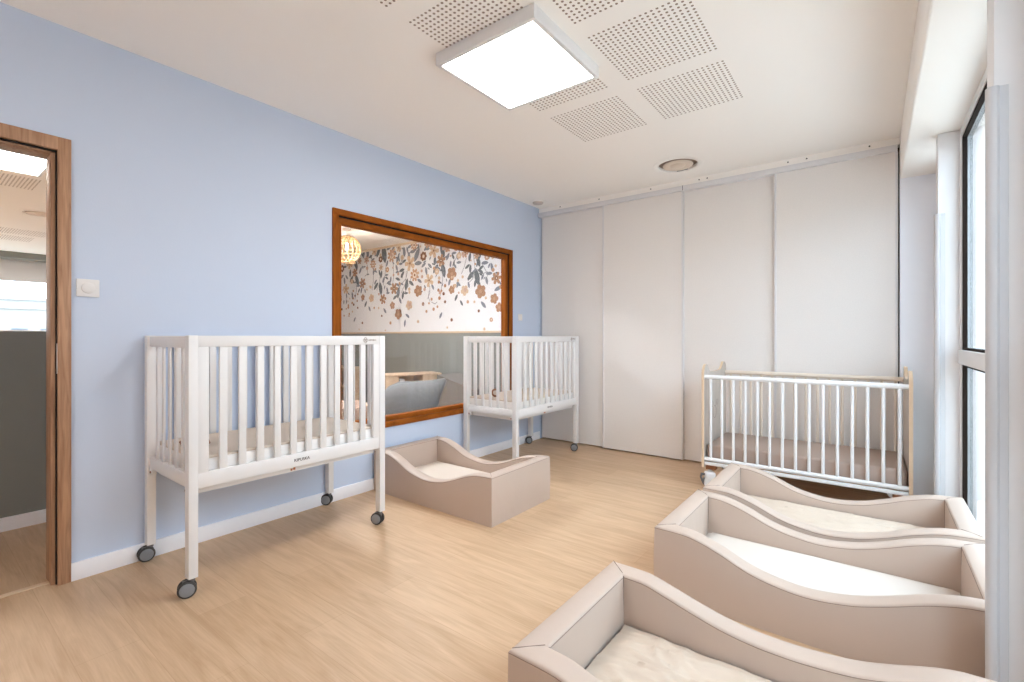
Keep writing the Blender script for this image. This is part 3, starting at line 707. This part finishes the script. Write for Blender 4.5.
# ------------------------------------------------------------------ white cribs on castors
def caster(parent, x, y, rz, r=0.037, zt=0.080):
    c = bpy.data.objects.new('caster', None); COL.objects.link(c); c.parent = parent; c.location = (x, y, 0); c.rotation_euler = (0, 0, rz)
    MB().tube([(0, 0, zt-0.012), (0, 0, zt+0.004)], 0.013, 14).box(-0.036, -0.006, r+0.008, 0.008, 0.006, zt-0.008, 0.003)\
        .tube([(-0.018, -0.017, r), (-0.018, 0.017, r)], 0.008, 10).build('bracket', M_PLA, c)
    for sy in (-1, 1):
        y0 = sy*0.0075; y1 = sy*0.023
        wv_ = MB().lathe([(r*0.72, y0), (r-0.003, y0), (r, y0+sy*0.004), (r, y1-sy*0.005), (r-0.004, y1-sy*0.001), (r*0.80, y1)], c=(-0.018, 0, r), axis='Y', n=28).build('wheel', M_RUB, c)
        MB().lathe([(r*0.79, y1-sy*0.004), (r*0.78, y1+sy*0.0012), (r*0.6, y1+sy*0.003), (0.004, y1+sy*0.0035)], c=(-0.018, 0, r), axis='Y', n=28).build('hub', M_HUB, wv_)
    return c
CW, CL = 0.604, 1.050     # along X, along Y
def make_crib(label, loc):
    t = thing('crib', label, 'crib', loc, 0, 'white slatted cribs on castors')
    PX, PY, ZT = 0.045, 0.038, 1.157
    for sx in (0, 1):
        for sy in (0, 1):
            x0 = 0 if sx == 0 else CW-PX; y0 = 0 if sy == 0 else CL-PY
            leg = MB().box(x0, y0, 0.082, x0+PX, y0+PY, ZT, 0.0025).build('leg', M_WHITE, t)
            yi = y0+PY if sy == 0 else y0; dy = 1 if sy == 0 else -1
            for z in (0.70, 0.83, 0.96): MB().tube([(x0+PX/2, yi-dy*0.0016, z), (x0+PX/2, yi+dy*0.0006, z)], 0.0035, 8).build('screw_hole', M_DARK, leg)
    for sx in (0, 1):    # long sides
        xo = 0.004 if sx == 0 else CW-0.026; x1 = xo+0.022
        g0, g1 = PY, CL-PY
        MB().box(xo, g0, ZT-0.052, x1, g1, ZT-0.001, 0.002).build('top_rail', M_WHITE, t)
        br = MB().box(xo, g0, 0.472, x1, g1, 0.542, 0.002).build('bottom_rail', M_WHITE, t)
        st_ = MB().box(xo, g0, 0.538, x1, g0+0.044, ZT-0.051, 0.0015).build('stile', M_WHITE, t)
        MB().box(xo, g1-0.044, 0.538, x1, g1, ZT-0.051, 0.0015).build('stile', M_WHITE, t)
        for k in range(10):
            y = 0.144+0.0838*k; MB().box(xo+0.003, y-0.0165, 0.538, x1-0.003, y+0.0165, ZT-0.051, 0.002).build('slat', M_WHITE, t)
    for sy in (0, 1):    # short sides
        yo = 0.010 if sy == 0 else CL-0.032; y1 = yo+0.022
        g0, g1 = PX, CW-PX
        MB().box(g0, yo, ZT-0.056, g1, y1, ZT-0.004, 0.002).build('top_rail', M_WHITE, t)
        MB().box(g0, yo, 0.478, g1, y1, 0.536, 0.002).build('bottom_rail', M_WHITE, t)
        for k in range(5):
            x = g0 + (g1-g0)*(k+1)/6.0; MB().box(x-0.0140, yo+0.006, 0.528, x+0.0140, y1-0.006, ZT-0.055, 0.002).build('slat', M_WHITE, t)
        for x0 in (PX+0.002, CW-PX-0.034):
            b_ = MB().box(x0, yo, 0.446, x0+0.03, y1, 0.479, 0.002).build('bracket', M_WHITE, t)
            yy = yo if sy == 0 else y1
            MB().tube([(x0+0.015, yy-0.003, 0.461), (x0+0.015, yy+0.003, 0.461)], 0.006, 10).build('peg', M_BROWN, b_)
    MB().box(0.046, 0.050, 0.440, CW-0.046, CL-0.050, 0.500, 0.003).build('platform', M_WHITE, t)
    MB().box(0.030, 0.042, 0.502, CW-0.030, CL-0.042, 0.596, 0.012, 3).build('mattress', M_MATW, t)
    MB().box(0.031, 0.043, 0.594, CW-0.031, CL-0.043, 0.608, 0.006, 3).build('mattress_topper', M_MATT, t)
    for (x, y, a) in ((0.022, 0.02, 1.45), (CW-0.022, 0.02, 1.25), (0.022, CL-0.019, 0.7), (CW-0.022, CL-0.019, 0.45)):
        caster(t, x, y, a)
    R90 = (PI/2, 0, PI/2)
    text_mesh('lettering', 'KIPUSKA', 0.022, M_TEXT, t, (CW-0.0035, 0.520, 0.507), R90)
    o_ = MB(); o_.box(CW-0.047, 0.480, 0.447, CW-0.0445, 0.490, 0.457); o_.box(CW-0.047, 0.494, 0.448, CW-0.0445, 0.506, 0.463)
    o_.build('sticker', M_ORANGE, t)
    text_mesh('lettering', 'KIPUSKA', 0.0135, M_LOGO, t, (CW-0.0035, 0.960, ZT-0.026), R90)
    em = MB()
    for k in range(4):
        a = PI/4+PI/2*k; cy, cz = 0.911+0.010*math.cos(a+PI/4), ZT-0.026+0.010*math.sin(a+PI/4)
        em.tube([(CW-0.0032+0.0004, cy+0.0065*math.cos(q*2*PI/12), cz+0.0065*math.sin(q*2*PI/12)) for q in range(12)], 0.0012, 5, closed=True)
    em.build('emblem', M_LOGO, t)
    return t
crib1 = make_crib('tall white slatted crib on castors nearest the oak doorway', (0.012, 0.783, 0))
crib2 = copy_tree(crib1)
crib2.location = (0.038, 3.145, 0); crib2['label'] = 'tall white slatted crib on castors beside the closet, far left corner'

# small toys in the cribs
t = thing('soft_toy', 'brown-strapped soft toy lying at the end of the crib nearest the doorway', 'toy', (0.36, 0.90, 0.609))
MB().lathe([(0.01, 0.0), (0.040, 0.004), (0.052, 0.026), (0.042, 0.050), (0.01, 0.058)], n=20).build('body', M_MATT, t)
MB().tube([(0.00, -0.055+0.0, 0.008), (-0.03, -0.058, 0.03), (-0.02, -0.02, 0.062), (0.04, 0.01, 0.066), (0.08, 0.02, 0.05), (0.10, 0.02, 0.03)], 0.006, 8).build('strap', M_BROWN, t)
MB().box(-0.058, -0.05, 0.0, -0.04, -0.03, 0.034, 0.006).build('buckle', M_DARK, t)
t = thing('teething_ring', 'small brown and cream ring toy in the crib beside the closet', 'toy', (0.305, 3.28, 0.613), 0.5)
MB().tube([(0.030*math.cos(a*PI/8), 0, 0.036+0.030*math.sin(a*PI/8)) for a in range(16)], 0.0085, 10, closed=True).build('ring', M_BROWN, t)
MB().lathe([(0.004, -0.006), (0.020, -0.006), (0.020, 0.006), (0.004, 0.006)], c=(0, 0, 0.036), axis='Y', n=20).build('centre', M_MATT, t)

# ------------------------------------------------------------------ wheeled slatted cot
def make_cot():
    X0, X1, Y0, Y1 = 1.968, 3.192, 3.715, 4.385
    t = thing('wheeled_cot', 'long low cot with white front bars and taupe mattress, standing before the closet doors', 'cot', (X0, Y0, 0))
    L_, W_ = X1-X0, Y1-Y0
    def endp(x0, x1):
        m = MB(); top = 0.905; pts = []
        pts.append((0, 0.165)); pts.append((W_, 0.165))
        # back ear, dip, front ear
        def ear(c, rr, zc, a0, a1, n=8):
            return [(c+rr*math.cos(math.radians(a0+(a1-a0)*k/n)), zc+rr*math.sin(math.radians(a0+(a1-a0)*k/n))) for k in range(n+1)]
        pts += ear(W_-0.070, 0.070, 0.872, 0, 110)
        pts += [(W_-0.118, 0.918), (W_-0.140, 0.898), (W_-0.165, 0.884), (W_-0.20, 0.879)]
        for k in range(1, 10): f = k/10; pts.append((W_-0.20-(W_-0.40)*f, 0.879-0.004*math.sin(PI*f)))
        pts += [(0.20, 0.879), (0.165, 0.884), (0.140, 0.898), (0.118, 0.918)]
        pts += ear(0.070, 0.070, 0.872, 70, 180)
        m.prism([(x0, p[0], p[1]) for p in pts], (x1-x0, 0, 0))
        for f in m.bm.faces:
            f.material_index = 0 if abs(f.normal.x) > 0.9 else 1
        m.bm.normal_update()
        for f in m.bm.faces: f.material_index = 0 if abs(f.normal.x) > 0.9 else 1
        return m.build('end_panel', [M_GREYWOOD, M_EDGE], t)
    ep = endp(0, 0.019); endp(L_-0.019, L_)
    cv = MB()
    for yc, zc, r in ((0.30, 0.55, 0.05), (0.37, 0.62, 0.022), (0.23, 0.62, 0.022)):
        cv.tube([(0.0192, yc+r*math.cos(a*PI/10), zc+r*math.sin(a*PI/10)) for a in range(20)], 0.0016, 5, closed=True)
    cv.build('bear_outline', M_LOGO, ep)
    for y, mt in ((0.020, M_WHITE), (W_-0.020, M_BARB)):
        for z in (0.848, 0.228):
            MB().tube([(0.019, y, z), (L_-0.019, y, z)], 0.0165 if z > 0.5 else 0.015, 16).build('rail', mt, t)
        for k in range(15):
            x = 0.062 + (L_-0.124)*k/14.0
            MB().tube([(x, y, 0.235), (x, y, 0.842)], 0.0098, 12).build('bar', mt, t)
    MB().box(0.02, 0.004, 0.185, L_-0.02, 0.022, 0.208, 0.003).build('lower_rail', M_WHITE, t)
    MB().box(0.02, W_-0.022, 0.185, L_-0.02, W_-0.004, 0.208, 0.003).build('lower_rail', M_BARB, t)
    MB().box(0.02, 0.036, 0.200, L_-0.02, W_-0.036, 0.222, 0.002).build('base_board', M_EDGE, t)
    MB().box(0.025, 0.042, 0.223, L_-0.025, W_-0.042, 0.336, 0.02, 3).build('mattress', M_TAUPE, t)
    for x in (0.06, L_-0.06):
        for y in (0.05, W_-0.05):
            b_ = MB().box(x-0.035, y-0.030, 0.150, x+0.035, y+0.030, 0.198, 0.004).build('caster_block', M_BROWN, t)
            c = bpy.data.objects.new('caster', None); COL.objects.link(c); c.parent = t; c.location = (x-0.012, y, 0); c.rotation_euler = (0, 0, 0.5 if x < 0.5 else 0.2)
            MB().box(-0.036, -0.034, 0.060, 0.036, 0.034, 0.128, 0.014, 3).tube([(0, 0, 0.12), (0, 0, 0.152)], 0.014, 12).build('housing', M_WHITE, c)
            for s in (-1, 1):
                MB().lathe([(0.02, s*0.012), (0.044, s*0.012), (0.048, s*0.016), (0.048, s*0.028), (0.044, s*0.032), (0.02, s*0.032)], c=(0, 0, 0.048), axis='Y', n=26).build('wheel', M_HUB if s > 0 else M_WHITE, c)
            MB().tube([(-0.038, 0, 0.105), (-0.060, 0, 0.108), (-0.066, 0, 0.085), (-0.056, 0, 0.055), (-0.046, 0, 0.03)], [0.009, 0.011, 0.008, 0.007, 0.005], 10).build('brake_lever', M_PLA, c)
    return t
make_cot()

# ------------------------------------------------------------------ furniture in the second nursery
t = thing('rattan_pendant', 'round woven rattan pendant lamp, lit, behind the inner window', 'pendant lamp', (-2.61, 3.69, H))
MB().lathe([(0.05, 0), (0.05, -0.015), (0.01, -0.02)], n=20).build('ceiling_rose', M_WHITE, t)
MB().tube([(0, 0, -0.018), (0, 0, -0.21)], 0.004, 8).build('cord', M_WHITE, t)
zc, R_ = -0.27, 0.178
m = MB()
for k in range(34):
    a = 2*PI*k/34; pts = []
    for j in range(15):
        th = math.radians(14 + 135*j/14); tw = a+0.5*math.sin(th*1.0)*(1 if k % 2 else -1)
        pts.append((R_*math.sin(th)*math.cos(tw), R_*math.sin(th)*math.sin(tw), zc+R_*math.cos(th)))
    m.tube(pts, 0.0042, 5)
for j in range(9):
    th = math.radians(18+131*j/8); r = R_*math.sin(th)
    m.tube([(r*math.cos(q*2*PI/28), r*math.sin(q*2*PI/28), zc+R_*math.cos(th)) for q in range(28)], 0.0042, 5, closed=True)
for k in range(17):
    a = 2*PI*k/17; r = R_*math.sin(math.radians(149)); z = zc+R_*math.cos(math.radians(149))
    m.tube([((r+0.028*math.sin(q*PI/6)*0.6)*math.cos(a+0.1*(q-3)/3), (r+0.028*math.sin(q*PI/6)*0.6)*math.sin(a+0.1*(q-3)/3), z-0.03*math.sin(q*PI/6)) for q in range(7)], 0.004, 5)
m.build('lamp_shade', M_RATTAN, t)
MB().lathe([(0.004, -0.03), (0.014, -0.026), (0.020, -0.010), (0.017, 0.010), (0.011, 0.026), (0.010, 0.055)], c=(0, 0, zc+0.02), n=20).build('bulb', M_BULB, t)
pl = bpy.data.lights.new('pendant_bulb_light', 'POINT'); pl.energy = PENDANT_W; pl.color = (1.0, 0.92, 0.82); pl.shadow_soft_size = 0.01
po = bpy.data.objects.new('pendant_bulb_light', pl); po.location = (0, 0, zc-0.045); po.parent = t; COL.objects.link(po)
t2 = ceiling_light(-1.15, 2.95, 'square ceiling lamp, lit, added unseen above the inner window to light the second nursery', emis('added_fill_diffuser', (246, 249, 255), FILL_NURSERY))  # added out of view to brighten the mural and second nursery

t = thing('low_cabinet', 'low light-wood cabinet with an open niche, behind the inner window', 'cabinet', (-1.914, 3.79, 0), math.radians(70))
# local x runs along the front towards the mural wall, y away from the viewer
L_ = 0.76; D_ = 0.34; Z_ = 0.665
m = MB(); m.box(0, 0, 0, 0.17, D_, Z_-0.02); m.box(0.17, D_-0.015, 0, L_, D_, Z_-0.02); m.box(0.50, 0, 0, L_, D_-0.015, Z_-0.02); m.box(0.17, 0, 0.0, 0.50, D_-0.015, 0.46)
m.build('body', M_BIRCH, t, smooth=False)
MB().box(-0.005, -0.008, Z_-0.02, L_+0.005, D_+0.005, Z_, 0.003).build('top', M_BIRCH, t)
ob = MB().box(0.19, 0.03, 0.461, 0.26, 0.20, 0.60, 0.004).build('white_box', M_WHITE); ob.parent = None
ob.name = 'storage_box'; ob.location = (-1.914, 3.79, 0); ob.rotation_euler = (0, 0, math.radians(70))
tag(ob, 'small white box in the niche of the low wooden cabinet', 'box')
# grey floor cushion with piped edge and a pointed corner
t = thing('floor_cushion', 'large grey padded floor cushion with piped edge, just behind the inner window', 'cushion', (-0.50, 3.02, 0), math.radians(52))
out = [(-0.30, 0.0), (-0.325, 0.30), (-0.32, 0.50), (-0.285, 0.61), (-0.225, 0.68), (-0.14, 0.715), (-0.02, 0.72), (0.16, 0.725), (0.305, 0.745), (0.315, 0.72), (0.265, 0.60), (0.22, 0.45), (0.20, 0.30), (0.20, 0.0)]
rings = []
cx_, cz_ = -0.03, 0.33
for s_, yy in ((0.0, -0.17), (0.35, -0.165), (0.65, -0.14), (0.86, -0.09), (0.97, -0.035), (1.0, 0.0), (0.97, 0.035), (0.86, 0.09), (0.65, 0.14), (0.35, 0.165), (0.0, 0.17)):
    rings.append([(cx_+(p[0]-cx_)*max(s_, 0.02), yy*0.8 + (0.02 if yy > 0 else 0), max(0.0, cz_+(p[1]-cz_)*max(s_, 0.02))) for p in out])
MB().loft(rings).build('padding', M_CUSH, t, ang=70)
MB().tube([(p[0], 0, p[1]) for p in out], 0.007, 8).build('piping', mat('light_piping', (165, 162, 160), 0.8), t)
# dark-grey sloping foam wedge at the right
t = thing('foam_wedge', 'grey foam wedge against the mural wall, right of the low wooden cabinet', 'foam block', (-1.52, 4.30, 0), math.radians(-8))
MB().prism([(0, 0, 0), (0.72, 0, 0), (0.72, 0, 0.52), (0, 0, 0.66)], (0, 0.38, 0)).build('block', mat('grey_vinyl', (124, 118, 114), 0.6), t)
MB().tube([(0.0, -0.002, 0.66), (0.72, -0.002, 0.52)], 0.004, 6).build('piping', M_SEAM, t)
# brown pouf and open shelf seen between the slats of the first crib
t = thing('pouf', 'brown knitted pouf behind the inner window, seen through the near crib slats', 'pouf', (-0.95, 2.62, 0))
MB().lathe([(0.02, 0), (0.20, 0.01), (0.26, 0.10), (0.28, 0.24), (0.26, 0.40), (0.20, 0.50), (0.10, 0.54), (0.02, 0.545)], n=28).build('cover', mat('brown_knit', (176, 142, 122), 0.9, bump=0.5, bscale=40), t)
MB().lathe([(0.001, 0.545), (0.02, 0.547), (0.022, 0.556), (0.001, 0.56)], n=14).build('button', M_BROWN, t)
t = thing('open_shelf', 'light-wood open shelf unit farther back behind the inner window', 'shelf', (-4.35, 4.36, 0))
m = MB()
for x in (0, 0.68): m.box(x, 0, 0, x+0.02, 0.36, 0.66, 0.001)
m.box(0.02, 0.345, 0, 0.68, 0.36, 0.66)
m.build('frame', M_BIRCH, t)
for z in (0.03, 0.34, 0.64): MB().box(0.02, 0.0, z, 0.68, 0.345, z+0.02, 0.001).build('shelf_board', M_BIRCH, t)
